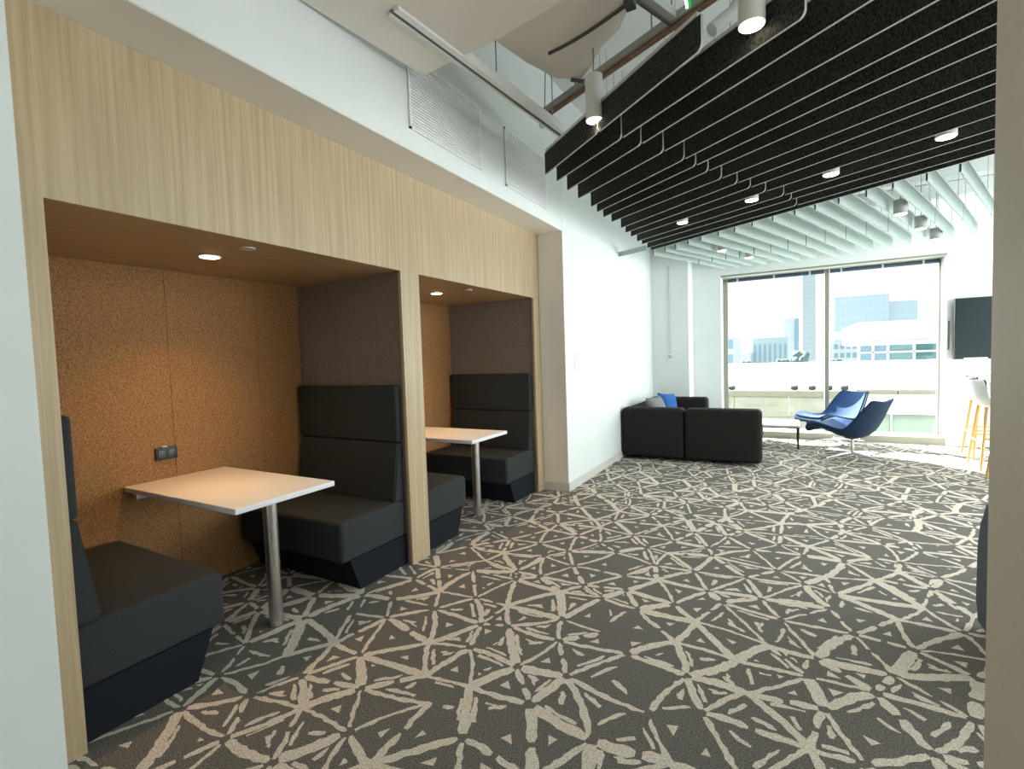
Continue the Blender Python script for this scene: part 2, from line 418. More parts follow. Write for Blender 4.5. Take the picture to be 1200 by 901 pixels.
t = thing('thermostat', 'small white wall control with a thin conduit rising from it', 'thermostat', (.585, 8.46, 1.345))
mb = MB(); mb.box(-.04, .04, -.02, 0, -.06, .05, bev=.006); mb.build('housing', WPLA, t)
mb = MB(); mb.box(-.03, .03, -.023, -.019, -.02, .03, bev=.002); mb.build('display', mat('display_grey', (.45, .5, .47), .4), t)
mb = MB(); mb.cyl((0, -.012, .05), (0, -.012, 1.5), .009, n=10); mb.build('conduit', mat('conduit_paint', (.62, .68, .64), .5), t)

# ------------------------------------------------------------------ ceiling services
mb = MB(); z = 3.1
P = [(.29, .4), (.274+.02, 1.62), (.335, 2.0), (.386, 2.412), (.927, 2.36), (1.65, 2.22), (2.0, 1.6), (2.1, .4)]
mb.prism(P, lambda x, y: (x, y, z), lambda x, y: (x, y, z+.03))
tag(mb.build('ceiling_panel', CLOUD, smooth=0), 'large flat beige-white ceiling panel beside the bulkhead wall', 'ceiling panel')
def duct():                                            # lumpy wrapped duct
    t = thing('wrapped_duct', 'beige wrapped duct with black tape seams under the open ceiling', 'duct', (1.1, 2.9, 3.25))
    mb = MB()
    a = [(.80, 2.55, 3.24), (.84, 2.87, 3.26), (.93, 3.14, 3.26), (1.04, 3.30, 3.30)]
    b = [(1.60, 2.30, 3.24), (1.58, 2.62, 3.22), (1.44, 2.85, 3.24), (1.28, 3.05, 3.34)]
    rows = []
    for p, q in zip(a, b):
        p, q = Vector(p), Vector(q); row = []
        for k in range(9):
            u = k/8; row.append(p.lerp(q, u)+Vector((0, 0, -.03*math.sin(math.pi*u))))
        rows.append(row)
    mb.grid(rows)
    top = [[v+Vector((0, 0, .3)) for v in r] for r in rows]; mb.grid(top)
    for i in range(3):
        for k in (0, 8): mb.poly([rows[i][k], rows[i+1][k], top[i+1][k], top[i][k]])
    for k in range(8):
        for i in (0, 3): mb.poly([rows[i][k], rows[i][k+1], top[i][k+1], top[i][k]])
    bmesh.ops.remove_doubles(mb.bm, verts=mb.bm.verts, dist=1e-4)
    part(mb, 'wrapping', CLOUD, t, 60)
    TAPE = mat('tape', (.07, .07, .065), .5)
    mb = MB(); mb.tube([Vector(rows[1][k])+Vector((0, 0, -.006)) for k in range(2, 9)], .010, 8); part(mb, 'tape_seam', TAPE, t)
    mb = MB(); mb.tube([(1.0, 3.22, 3.268), (1.06, 3.28, 3.27)], .012, 8); part(mb, 'tape_seam', TAPE, t)
    mb = MB(); mb.box(1.54, 1.59, 2.60, 2.66, 3.19, 3.235); part(mb, 'clamp', TAPE, t)
duct()
def bar(mb, p0, p1, w, h, mi=0):                       # straight bar of box section between two points
    p0, p1 = Vector(p0), Vector(p1); d = p1-p0; L = d.length
    q = d.to_track_quat('X', 'Z').to_matrix().to_4x4()
    mb.box(0, L, -w/2, w/2, -h/2, h/2, mi, M=Matrix.Translation(p0) @ q)
    return mb
t = thing('ceiling_track', 'long white metal channel running beside the wall vents', 'track', (.68, 2.8, 3.1))
A, B = Vector((.615, 1.90, 3.115)), Vector((.80, 3.80, 3.115))
dd = (B-A).normalized(); nn = Vector((dd.y, -dd.x, 0))
mb = MB(); bar(mb, A+nn*.022, B+nn*.022, .034, .06); part(mb, 'rail', mat('track_white', (.86, .88, .86), .4), t, 0)
mb = MB(); bar(mb, A-nn*.012+Vector((0, 0, -.004)), B-nn*.012+Vector((0, 0, -.004)), .02, .034); part(mb, 'groove', mat('track_dark', (.16, .16, .15), .5), t, 0)
mb = MB(); bar(mb, A-nn*.028+Vector((0, 0, -.01)), B-nn*.028+Vector((0, 0, -.01)), .014, .044); part(mb, 'lip', mat('track_lip', (.8, .82, .8), .4), t, 0)
for u in (.42, .72, .78):
    p = A.lerp(B, u)+nn*.03; mb = MB(); mb.cyl(p+Vector((0, 0, .02)), p+Vector((.05 if u == .72 else 0, 0, ZC-3.115)), .004, n=6); part(mb, 'hanger_rod', WIRE, t)
mb = MB(); p = A.lerp(B, .78)-nn*.06; mb.cyl(p+Vector((0, 0, -.02)), p+Vector((0, 0, .03)), .022, n=14); mb.cyl(p+Vector((0, 0, .03)), p+nn*.05+Vector((0, 0, .03)), .008, n=8); part(mb, 'sensor', LAMPW, t)
t = thing('sprinkler_pipe', 'rust-brown pipe on a pale strut crossing above the first baffle', 'pipe', (1.3, 3.2, 3.3))
A, B = Vector((.63, 3.565, 3.25)), Vector((3.4, 2.135, 3.25))
mb = MB(); mb.cyl(A, B, .017, n=14); part(mb, 'pipe', RUST, t)
A2 = A+Vector((.02, -.035, .03)); B2 = B+Vector((.02, -.035, .03))
mb = MB(); bar(mb, A2, B2, .03, .04); part(mb, 'strut', mat('strut_beige', (.34, .32, .28), .6), t, 0)
for u in (.12, .34, .8): mb = MB(); p = A.lerp(B, u); mb.cyl(p, p+Vector((0, 0, ZC-3.25)), .005, n=6); part(mb, 'hanger_rod', WIRE, t)
t = thing('ceiling_strut', 'grey galvanised strut channel running across the open ceiling', 'strut', (1.6, 2.6, 3.3))
mb = MB(); bar(mb, (1.588, 2.64, 3.29), (1.768, 3.10, 3.29), .045, .05); part(mb, 'channel', mat('strut_pale', (.50, .53, .51), .5), t, 0)
mb = MB(); bar(mb, (1.563, 2.65, 3.265), (1.743, 3.11, 3.265), .012, .03); part(mb, 'slot', mat('strut_dark', (.09, .09, .085), .5), t, 0)
for p in ((1.63, 2.75), (1.71, 2.96)): mb = MB(); mb.cyl((*p, 3.3), (*p, ZC), .005, n=6); part(mb, 'hanger_rod', WIRE, t)
t = thing('strip_light', 'small bright strip light with a green edge above the baffles', 'light', (1.82, 2.80, 3.30))
mb = MB(); bar(mb, (1.815, 2.70, 3.27), (1.80, 2.905, 3.27), .012, .02); part(mb, 'tube', mat('strip_white', (1, 1, 1), .5, emit=(.9, 1, .95), estr=2), t, 0)
mb = MB(); bar(mb, (1.83, 2.70, 3.275), (1.815, 2.905, 3.275), .012, .03); part(mb, 'green_edge', mat('strip_green', (.02, .45, .08), .5, emit=(.05, .8, .2), estr=.4), t, 0)
t = thing('flexible_duct', 'pale flexible duct hanging between the strut and the baffles', 'duct', (2.05, 2.8, 3.3))
mb = MB(); mb.tube([(1.92, 2.93, 3.12), (2.02, 3.0, 3.22), (2.10, 3.02, 3.36), (2.16, 3.0, 3.6), (2.2, 3.0, ZC)], .035, 14); part(mb, 'hose', mat('hose', (.60, .64, .61), .7), t, 60)
t = thing('ceiling_sheet', 'crumpled pale plastic sheet under the open ceiling', 'sheet', (1.5, 3.2, 3.4))
mb = MB(); rows = []
for i in range(9):
    u = i/8; row = []
    for k in range(13):
        v_ = k/12; p = Vector((1.25, 3.10, 3.42)).lerp(Vector((1.68, 2.75, 3.46)), v_)+Vector((.05, .12, 0))*u+Vector((0, 0, .62))*u
        row.append(p+Vector((0, .03*math.sin(9*v_+2*u), .03*math.sin(13*v_+3*u))))
    rows.append(row)
mb.grid(rows); part(mb, 'sheet', mat('plastic_sheet', (.66, .71, .68), .4), t, 80)
# roof beams in the bright bay near the window
for i, (yy, nm) in enumerate(((5.6, 'trim_3'), (6.5, 'trim_4'), (7.4, 'trim_5'), (8.3, 'trim_6'))):
    mb = MB(); mb.box(XS, XR, yy-.07, yy+.07, 3.28, 3.45); struct(mb.build(nm, mat('beam_paint', (.50, .55, .52), .6), smooth=0), 'pale grey beam across the ceiling by the window')
mb = MB(); mb.box(1.6, XR, 5.2, YW, 3.46, 3.5); struct(mb.build('trim_7', mat('bay_white', (.85, .87, .86), .6), smooth=0), 'bright white ceiling bay near the window')

# ------------------------------------------------------------------ felt baffles
ZB, HB, TB = 2.74, .15, .013
ORD = ('first', 'second', 'third', 'fourth', 'fifth', 'sixth', 'seventh', 'eighth', 'ninth', 'tenth', 'eleventh', 'twelfth', 'thirteenth', 'fourteenth', 'fifteenth', 'sixteenth', 'seventeenth')
DL = [(0.733, 3.358), (0.748, 3.53), (0.735, 3.766), (0.731, 4.013), (0.744, 4.295), (0.735, 4.483), (0.729, 4.681), (0.743, 4.893), (0.754, 5.182), (0.737, 5.41), (0.738, 5.617), (0.732, 5.902), (0.742, 6.09), (0.746, 6.348), (0.749, 6.513)]
DR = [(1.943, 2.395), (1.752, 2.811), (2.557, 2.425), (2.784, 2.565), (2.984, 2.689), (3.039, 2.879), (3.093, 3.074), (3.17, 3.35), (3.217, 3.521), (3.276, 3.734), (3.348, 3.994), (3.418, 4.25), (3.472, 4.443), (3.534, 4.667), (3.569, 4.795)]
DJ = [(1.281, 2.923), (1.38, 3.079), (1.453, 3.224), (1.552, 3.427), (1.647, 3.64), (1.71, 3.823), (1.891, 4.169), (1.943, 4.379), (2.035, 4.554), (2.128, 4.747), (2.246, 4.971), (2.341, 5.119), (2.418, 5.33), (2.501, 5.627), None]
def baffle(name, label, p, q, m, edge, endm, group, rail=True, cr=.03, w=0.0):
    p, q = Vector((*p, ZB)), Vector((*q, ZB)); d = q-p; L = d.length
    t = thing(name, label, 'ceiling baffle', p, math.atan2(d.y, d.x), group)
    n = 5; prof = [(0, HB), (0, 0)]
    prof = [(0, HB)] + [(cr-cr*math.cos(math.pi/2*k/n), cr-cr*math.sin(math.pi/2*k/n)) for k in range(n+1)] if w else [(0, HB), (0, 0)]
    prof += [(L-cr+cr*math.sin(math.pi/2*k/n), cr-cr*math.cos(math.pi/2*k/n)) for k in range(n+1)] + [(L, HB)]
    mb = MB(); bm = mb.bm
    a = [bm.verts.new((x, -TB/2, z)) for x, z in prof]; b_ = [bm.verts.new((x, TB/2, z)) for x, z in prof]; k = len(prof)
    bm.faces.new(a); bm.faces.new(b_[::-1])
    for i in range(k):
        f = bm.faces.new((a[i], b_[i], b_[(i+1) % k], a[(i+1) % k]))
        (x0, z0), (x1, z1) = prof[i], prof[(i+1) % k]
        f.material_index = 2 if (x0 == x1) else 1
    mb.build('felt_panel', [m, edge, endm], t, 0)
    if rail:
        mb = MB(); mb.box(.02, L-.02, -.011, .011, HB, HB+.02); mb.build('top_rail', ALU, t, 0)
        for u in (.15, .85) if p.y+.65*p.x > 4.7 else ():
            mb = MB(); mb.cyl((L*u, 0, HB+.02), (L*u, 0, ZC-ZB), .0025, n=5); mb.build('hanger_wire', WIRE, t, 0)
    return t
for i in range(15):
    a, r = Vector(DL[i]), Vector(DR[i]); d = (r-a).normalized()
    end = r + d*(0 if i == 0 else .574+.09 if i == 1 else .9)
    if i == 1: end = a + d*((Vector((2.326, 2.38))-a).dot(d))
    row = f'dark felt baffle, {{}} piece of the {ORD[i]} row from the camera'
    if i == 14:
        baffle('felt_baffle', 'dark felt baffle of the last row, touching the pale baffles', a, end, DFELT, DEDGE, DEDGE, 'dark felt ceiling baffles')
        continue
    j = a + d*((Vector(DJ[i])-a).dot(d))
    baffle('felt_baffle', row.format('left'), a, j, DFELT, DEDGE, DEDGE, 'dark felt ceiling baffles')
    baffle('felt_baffle', row.format('right'), j+d*.012, end, DFELT, DEDGE, DEDGE, 'dark felt ceiling baffles')
LN = [(0.689, 6.809), (0.88, 6.668), (1.017, 6.624), (1.201, 6.436), (1.363, 6.318), (1.574, 6.193), (1.752, 6.108), (1.938, 5.94), (2.135, 5.827), (2.332, 5.711), (2.501, 5.627), (2.683, 5.529), (2.881, 5.438), (3.048, 5.286), (3.257, 5.21), (3.44, 5.105), (3.616, 5.005)]
LM = [(1.113, 7.915), (1.303, 7.886), (1.49, 7.876), (1.676, 7.81), (1.87, 7.701), (2.077, 7.656), (2.279, 7.616), (2.483, 7.5), (2.689, 7.446), (2.899, 7.364), (3.094, 7.292), (3.298, 7.245), (3.494, 7.128), (3.683, 7.054), (3.912, 7.034), (4.12, 6.96), (4.32, 6.89)]
LFY = [8.757, 8.75, 8.75, 8.74, 8.73, 8.73, 8.72, 8.72, 8.713, 8.614, 8.617, 8.539, 8.5, 8.457, 8.313, 8.25, 8.2]
for i in range(17):
    a, j = Vector(LN[i]), Vector(LM[i]); d = (j-a).normalized()
    g = a+d*.03
    end = j + Vector((.345, 1)).normalized()*(LFY[i]-j.y)*1.05
    row = f'pale grey felt baffle, {{}} piece of the {ORD[i]} row from the left wall'
    dark = [LFELT, LFELT, LEDGE]
    baffle('pale_felt_baffle', row.format('near'), g, j, LFELT, LFELT, LEDGE, 'pale felt ceiling baffles', cr=.004)
    e2 = (end-j).normalized()
    baffle('pale_felt_baffle', row.format('window-side'), j+e2*.02, end, LFELT, LFELT, LEDGE, 'pale felt ceiling baffles', cr=.004)
mb = MB(); bar(mb, (XS+.003, 6.655, ZB+.03), (.70, 6.468, ZB+.03), .02, .06)
tag(mb.build('pale_rail', LFELT, smooth=0), 'short pale felt strip between the wall and the last dark baffle', 'rail')

# ------------------------------------------------------------------ cylinder lamps
LP = [(1.27, 2.897, 2.80, .052, 'white cylinder lamp hanging in front of the first dark baffle', 1),
      (2.137, 2.45, 2.80, .054, 'white cylinder lamp at the top of the photo, nearest the camera', 1),
      (3.201, 4.415, 2.80, .056, 'cylinder lamp among dark baffles, the one nearest the pillar', 1),
      (2.559, 4.785, 2.80, .056, 'cylinder lamp among dark baffles, second from the pillar', 1),
      (1.961, 5.153, 2.80, .055, 'cylinder lamp among dark baffles, third from the pillar', 1),
      (1.246, 5.551, 2.80, .055, 'cylinder lamp among dark baffles, nearest the left wall', 1),
      (1.575, 7.062, 2.72, .056, 'cylinder lamp among pale baffles, nearest the left wall', 0),
      (1.859, 7.83, 2.72, .056, 'cylinder lamp among pale baffles, just left of the window', 0),
      (3.26, 6.115, 2.68, .056, 'cylinder lamp among pale baffles at right, highest of three', 0),
      (3.569, 7.016, 2.68, .056, 'cylinder lamp among pale baffles at right, middle of three', 0),
      (3.827, 7.868, 2.68, .062, 'cylinder lamp among pale baffles at right, lowest of three', 0)]
LBODY2 = mat('lamp_grey', (.42, .43, .40), .45)
def gap_centre(x, y, k):
    rows = [(Vector(a), (Vector(b)-Vector(a)).normalized()) for a, b in (zip(DL, DR) if k else zip(LN, LM))]
    off = sorted((((a-Vector((x, y))).dot(Vector((-d.y, d.x))), d) for a, d in rows), key=lambda o: o[0])
    lo_ = [o for o in off if o[0] < 0]; hi_ = [o for o in off if o[0] >= 0]
    if not lo_ or not hi_: return x, y
    (o0, d0), (o1, d1) = lo_[-1], hi_[0]; n = Vector((-d0.y, d0.x))
    p = Vector((x, y))+n*((o0+o1)/2); return p.x, p.y
for n_, (x, y, z, r, lab, k) in enumerate(LP):
    if k and n_ > 1:
        q_ = (2.742-1.4036)/(z-1.4036); x, y, z = 2.2618+(x-2.2618)*q_, y*q_, 2.742
    if n_ > 1: x, y = gap_centre(x, y, k)
    t = thing('cylinder_lamp', lab, 'lamp', (x, y, z), group='hanging cylinder lamps')
    mb = MB(); h = .26 if k else .14
    mb.cyl((0, 0, .004), (0, 0, h), r, n=32); mb.build('housing', LAMPW if k else LBODY2, t)
    mb = MB(); mb.cyl((0, 0, 0), (0, 0, .0035), r*.9, n=32); mb.build('diffuser', GLOW, t)
    mb = MB(); mb.cyl((0, 0, h), (0, 0, ZC-z), .004, n=6); mb.build('cable', WIRE, t)
    l = bpy.data.lights.new('lamp_spot', 'SPOT'); l.energy = 14; l.color = (1, .86, .66); l.spot_size = R(100); l.spot_blend = .8; l.shadow_soft_size = .05
    lo = bpy.data.objects.new('lamp_spot', l); col.objects.link(lo); lo.location = (x, y, z-.008)

# ------------------------------------------------------------------ lounge: sofa, pillows, table, chairs
t = thing('sectional_sofa', 'charcoal L-shaped sofa standing in the corner by the window', 'sofa', (1.1, 7.5, 0))
mb = MB(); mb.box(.34, 1.97, 6.60, 7.40, .05, .26, bev=.03, seg=3); mb.box(.34, 1.14, 7.40, 8.36, .05, .26, bev=.03, seg=3); part(mb, 'base', SOFA, t)
for a, b in ((.300, 1.108), (1.116, 2.005)):
    mb = MB(); mb.box(a, b, 6.545, 6.80, .035, .69, bev=.055, seg=5); part(mb, 'back_cushion', SOFA, t)
for a, b in ((6.81, 7.55), (7.56, 8.12)):
    mb = MB(); mb.box(.300, .54, a, b, .035, .68, bev=.055, seg=5); part(mb, 'side_back_cushion', SOFA, t)
mb = MB(); mb.box(.300, 1.19, 8.13, 8.38, .035, .70, bev=.055, seg=5); part(mb, 'armrest', SOFA, t)
mb = MB(); mb.box(1.125, 1.99, 6.81, 7.45, .24, .43, bev=.04, seg=4); part(mb, 'seat_cushion', SOFA, t)
mb = MB(); mb.box(.545, 1.115, 6.81, 7.45, .24, .43, bev=.04, seg=4); part(mb, 'seat_cushion', SOFA, t)
mb = MB(); mb.box(.545, 1.16, 7.46, 8.12, .24, .43, bev=.04, seg=4); part(mb, 'seat_cushion', SOFA, t)
def pillow(name, label, loc, rot, w, h, d, m):
    mb = MB(); N = 14
    for s in (-1, 1):
        rows = []
        for i in range(N+1):
            u = -1+2*i/N; row = []
            for k in range(N+1):
                v_ = -1+2*k/N; e = (1-u**4)*(1-v_**4); pin = 1-.07*(1-abs(u)**2)*abs(v_)**2
                row.append((u*w/2*(1-.08*(1-v_*v_)), s*d/2*e**.6, v_*h/2*(1-.08*(1-u*u))))
            rows.append(row)
        mb.grid(rows)
    bmesh.ops.remove_doubles(mb.bm, verts=mb.bm.verts, dist=1e-5)
    o = mb.build(name, m, smooth=80); o.location = loc; o.rotation_euler = rot
    return o
tag(pillow('throw_pillow', '', (.70, 7.62, .625), (R(-16), R(6), R(62)), .38, .38, .15, BLUEP), 'bright blue pillow propped up on the charcoal sofa', 'pillow')
tag(pillow('throw_pillow', '', (.64, 7.18, .615), (R(-22), 0, R(80)), .5, .38, .15, GREYP), 'grey-green pillow leaning on the wall side of the sofa', 'pillow')
tag(pillow('throw_pillow', '', (1.47, 8.62, .56), (R(70), 0, R(8)), .5, .30, .10, TAUPE), 'taupe cushion lying past the sofa arm near the window', 'pillow') if False else None

t = thing('coffee_table', 'low white-topped coffee table with thin dark legs beside the sofa', 'coffee table', (2.0, 8.25, 0))
mb = MB(); mb.box(-.50, .44, -.30, .36, .305, .335, bev=.012, seg=3); mb.build('tabletop', LAMIN, t)
mb = MB(); mb.box(-.46, .40, -.26, .32, .288, .305); mb.build('apron', mat('table_dark', (.04, .045, .045), .5), t, 0)
for sx, sy in ((-.47, -.27), (.41, -.27), (-.47, .33), (.41, .33)):
    mb = MB(); mb.cyl((sx*.97+.01, sy, .0), (sx, sy, .30), .011, .016, n=12); mb.build('leg', BLACK, t)

def lounge(label, loc, rz):
    t = thing('swivel_lounge_chair', label, 'lounge chair', loc, rz, 'blue swivel lounge chairs by the window')
    t.scale = (.94, .94, .97)
    # local: the sitter looks along -X
    C = [(-.42, .315, .28), (-.445, .355, .295), (-.43, .398, .31), (-.36, .415, .335), (-.22, .36, .365), (-.07, .30, .385), (.07, .275, .385), (.18, .305, .375), (.26, .41, .36), (.32, .535, .34), (.37, .65, .31), (.41, .745, .27), (.425, .77, .25)]
    N = 16
    def surf(off, w=1.0, lo=0, hi=len(C)):
        rows = []
        for i in range(lo, hi):
            x, z, hw = C[i]
            a, b = C[max(i-1, 0)], C[min(i+1, len(C)-1)]
            d = Vector((b[0]-a[0], 0, b[1]-a[1])).normalized(); n = Vector((d.z, 0, -d.x))*-1      # towards the sitter
            s_ = i/(len(C)-1); wing = (.02, .02, .03, .055, .10, .13, .145, .145, .13, .11, .085, .06, .05)[i]
            row = []
            for k in range(N+1):
                v_ = -1+2*k/N
                p = Vector((x, v_*hw*w, z)) + n*(wing*abs(v_*w)**2.2+off)
                row.append(p)
            rows.append(row)
        return rows
    mb = MB(); A, B = surf(0), surf(-.038)
    mb.grid(A); mb.grid(B)
    for i in range(len(A)-1):
        for k in (0, N): mb.poly([A[i][k], A[i+1][k], B[i+1][k], B[i][k]])
    for k in range(N):
        for i in (0, len(A)-1): mb.poly([A[i][k], A[i][k+1], B[i][k+1], B[i][k]])
    bmesh.ops.remove_doubles(mb.bm, verts=mb.bm.verts, dist=1e-5)
    o = mb.build('shell', BLUE, t, 70)
    m = o.modifiers.new('smooth', 'SUBSURF'); m.levels = m.render_levels = 1
    mb = MB(); A, B = surf(.022, .86, 2, 12), surf(-.006, .9, 2, 12)
    mb.grid(A); mb.grid(B)
    for i in range(len(A)-1):
        for k in (0, N): mb.poly([A[i][k], A[i+1][k], B[i+1][k], B[i][k]])
    for k in range(N):
        for i in (0, len(A)-1): mb.poly([A[i][k], A[i][k+1], B[i][k+1], B[i][k]])
    bmesh.ops.remove_doubles(mb.bm, verts=mb.bm.verts, dist=1e-5)
    mb.build('seat_pad', mat('blue_pad', (.006, .050, .165), .8), t, 70)
    mb = MB(); mb.cyl((.02, 0, .045), (.02, 0, .245), .017, n=16); mb.cyl((.02, 0, .225), (.02, 0, .243), .06, .09, n=24); mb.cyl((.02, 0, .03), (.02, 0, .06), .03, n=16); mb.build('pedestal', POLISH, t)
    for k in range(4):
        a = R(74+90*k); c, s_ = math.cos(a), math.sin(a)
        mb = MB(); mb.tube([(.02, 0, .05), (.02+.15*c, .15*s_, .042), (.02+.43*c, .43*s_, .012)], [.017, .015, .011], 10); mb.build('base_leg', POLISH, t)
    return t
lounge('blue swivel lounge chair nearer the camera, turned away from it', (2.99, 7.66, 0), R(-32))
lounge('blue swivel lounge chair close to the window, sunlit inside', (2.875, 8.74, 0), R(36))

# ------------------------------------------------------------------ right side: high table, stools, screen, navy seat
t = thing('wall_screen', 'large black flat screen mounted right of the window', 'screen', (5.0, YW, 1.61))
mb = MB(); mb.box(-.735, .735, -.10, -.05, -.41, .41, bev=.004); mb.build('bezel', BLACK, t)
mb = MB(); mb.box(-.722, .722, -.1015, -.0995, -.397, .397); mb.build('display', SCREEN, t, 0)
mb = MB(); mb.box(-.3, .3, -.05, 0, -.2, .2); mb.build('wall_mount', BLACK, t, 0)
mb = MB(); mb.box(-.79, -.77, -.02, 0, -.28, .12, bev=.003); mb.build('cable_cover', mat('cover_dark', (.08, .09, .09), .5), t)
t = thing('high_table', 'long white high table in front of the wall screen', 'table', (4.62, 7.2, 0))
mb = MB(); mb.box(-.38, .5, -1.0, 1.15, 1.01, 1.05, bev=.006); mb.build('tabletop', WPLA, t)
for sy in (-.9, 1.05):
    mb = MB(); mb.box(.05, .12, sy-.03, sy+.03, 0, 1.01, bev=.004); mb.box(-.2, .38, sy-.04, sy+.04, 0, .02); mb.build('leg', WPLA, t)
def stool(label, loc, rz=0):
    t = thing('bar_stool', label, 'bar stool', loc, rz, 'white bar stools on wooden legs')
    # shell: back towards -X
    C = [(.20, .715, .19), (.10, .70, .20), (-.06, .70, .21), (-.15, .735, .215), (-.20, .82, .21), (-.225, .92, .195), (-.235, .985, .17), (-.236, 1.0, .14)]
    def surf(off):
        rows = []
        for i, (x, z, hw) in enumerate(C):
            a, b = C[max(i-1, 0)], C[min(i+1, len(C)-1)]; d = Vector((b[0]-a[0], 0, b[1]-a[1])).normalized(); n = Vector((-d.z, 0, d.x))*-1
            n = Vector((d.z, 0, -d.x))
            rows.append([Vector((x, v*hw, z)) + n*((.05+.03*(i > 2))*abs(v)**2.5+off) for v in [-1+k/6 for k in range(13)]])
        return rows
    A, B = surf(0), surf(-.014)
    for nm, S, m, lo in (('shell', B, WPLA, 0), ('seat_pad', A, BLACK, 0)):
        mb = MB(); T = surf(-.014-.012) if nm == 'shell' else surf(-.0135)
        mb.grid(S); mb.grid(T)
        for i in range(len(S)-1):
            for k in (0, 12): mb.poly([S[i][k], S[i+1][k], T[i+1][k], T[i][k]])
        for k in range(12):
            for i in (0, len(S)-1): mb.poly([S[i][k], S[i][k+1], T[i][k+1], T[i][k]])
        bmesh.ops.remove_doubles(mb.bm, verts=mb.bm.verts, dist=1e-5); mb.build(nm, m, t, 70)
    for sx in (-1, 1):
        for sy in (-1, 1):
            mb = MB(); mb.cyl((sx*.20, sy*.225, 0), (sx*.135, sy*.14, .70), .013, .018, n=12); mb.build('leg', BIRCH, t)
    z = .30
    for sx in (-1, 1): mb = MB(); mb.cyl((sx*.172, -.19, z), (sx*.172, .19, z), .012, n=10); mb.build('footrest', BIRCH, t)
    for sy in (-1, 1): mb = MB(); mb.cyl((-.172, sy*.19, z+.05), (.172, sy*.19, z+.05), .012, n=10); mb.build('footrest', BIRCH, t)
    return t
stool('white bar stool on wooden legs, middle one at the high table', (4.335, 7.42, 0))
stool('white bar stool on wooden legs, farthest along the high table', (4.44, 8.09, 0))
stool('white bar stool on wooden legs, mostly hidden by the beige pillar', (4.29, 6.62, 0))
t = thing('white_board', 'small white board leaning on the high table below the screen', 'board', (4.28, 7.95, 1.05))
mb = MB(); mb.box(-.11, .11, -.006, .006, 0, .19, bev=.004, M=Matrix.Rotation(R(-14), 4, 'X')); mb.build('panel', WPLA, t)
mb = MB(); mb.box(-.09, .09, 0, .10, 0, .012, bev=.003); mb.build('foot', WPLA, t)
t = thing('desk_speaker', 'small black box on the high table beside the white board', 'speaker', (4.47, 7.75, 1.05))
mb = MB(); mb.box(-.06, .06, -.03, .03, .05, .13, bev=.006); mb.build('body', BLACK, t)
mb = MB(); mb.cyl((0, 0, 0), (0, 0, .02), .05, .04, n=20); mb.cyl((0, 0, .02), (0, 0, .05), .012, n=10); mb.build('stand', BLACK, t)
mb = MB(); mb.tube([(4.62+.2, 7.6, .5), (4.5, 7.75, .18), (4.42, 7.9, .012), (4.32, 7.98, .006), (4.36, 8.12, .006), (4.50, 8.05, .006), (4.6, 8.1, .006)], .006, 6)
tag(mb.build('floor_cable', mat('cable_grey', (.10, .11, .11), .6), smooth=60), 'thin dark cable looping on the floor under the high table', 'cable')
t = thing('navy_armchair', 'dark navy upholstered seat edge showing past the beige pillar', 'armchair', (3.525, 2.84, 0))
mb = MB(); mb.prism([(-.435, .03), (-.44, .12), (-.437, .40), (-.428, .52), (-.41, .62), (-.26, .635), (-.22, .60), (-.2, .03)], lambda x, z: (x, -.36, z), lambda x, z: (x, .36, z))
bmesh.ops.bevel(mb.bm, geom=[e for e in mb.bm.edges if abs(e.verts[0].co.y-e.verts[1].co.y) < .01], offset=.012, segments=3, affect='EDGES')
mb.build('armrest', NAVY, t)
mb = MB(); mb.box(-.2, .4, -.36, .30, .12, .44, bev=.04, seg=3); mb.build('seat_cushion', NAVY, t)
mb = MB(); mb.box(-.2, .4, .30, .40, .12, .75, bev=.03, seg=3); mb.build('backrest', NAVY, t)
mb = MB()
for sx in (-.40, .36):
    for sy in (-.3, .3): mb.cyl((sx, sy, 0), (sx, sy, .13), .014, n=8)
mb.build('feet', BLACK, t)

# ------------------------------------------------------------------ outside
def omat(name, c, **k): return mat(name, c, .8, **k)
HAZE_GLOW = dict(emit=(.75, .88, 1.0), estr=.40)  # distance haze is painted as emission in the outdoor materials below
mb = MB(); mb.box(-8, 12, YW+.3, 13, -1.2, -1.1); struct(mb.build('terrace', omat('terrace_stone', (.25, .25, .23)), smooth=0), 'pale terrace outside the window')
STONE = omat('stone_blocks', (.20, .195, .165), c2=(.25, .245, .21), nscale=3)
CAPM = omat('stone_cap', (.15, .145, .115))
t = thing('stone_parapet', 'beige stone parapet with darker coping beyond the left window pane', 'parapet', (-1.5, 13, -1.1))
mb = MB()
for i, (z0, z1, off) in enumerate(((-1.1, -.62, .2), (-.612, -.16, .8), (-.152, .32, .1))):
    x = -8-off
    while x < 3.55: mb.box(x, min(x+1.15, 3.58), 13, 13.3, z0, z1); x += 1.158
part(mb, 'stone_blocks', STONE, t, 0)
mb = MB(); mb.box(-9, 3.58, 12.95, 13.6, .325, .46); part(mb, 'coping', CAPM, t, 0)
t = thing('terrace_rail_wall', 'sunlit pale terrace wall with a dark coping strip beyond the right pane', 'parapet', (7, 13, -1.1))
mb = MB(); mb.box(3.6, 12, 13, 13.3, .05, .38); mb.box(3.6, 12, 12.9, 13.3, -.02, .04); mb.box(3.6, 12, 12.9, 13.3, -.8, -.42); part(mb, 'band', omat('sunlit_band', (.80, .82, .80), emit=(1, 1, 1), estr=.25), t, 0)  # bands: pale colour and emission stand in for sun on the stone
mb = MB()
x = 3.6
while x < 12: mb.box(x, x+.72, 13.05, 13.25, .385, .48); x += .74
part(mb, 'coping_strip', CAPM, t, 0)
mb = MB(); mb.box(3.6, 12, 13.05, 13.2, -1.1, -.02); part(mb, 'lower_panel', omat('lower_panel', (.20, .25, .22)), t, 0)
mb = MB()
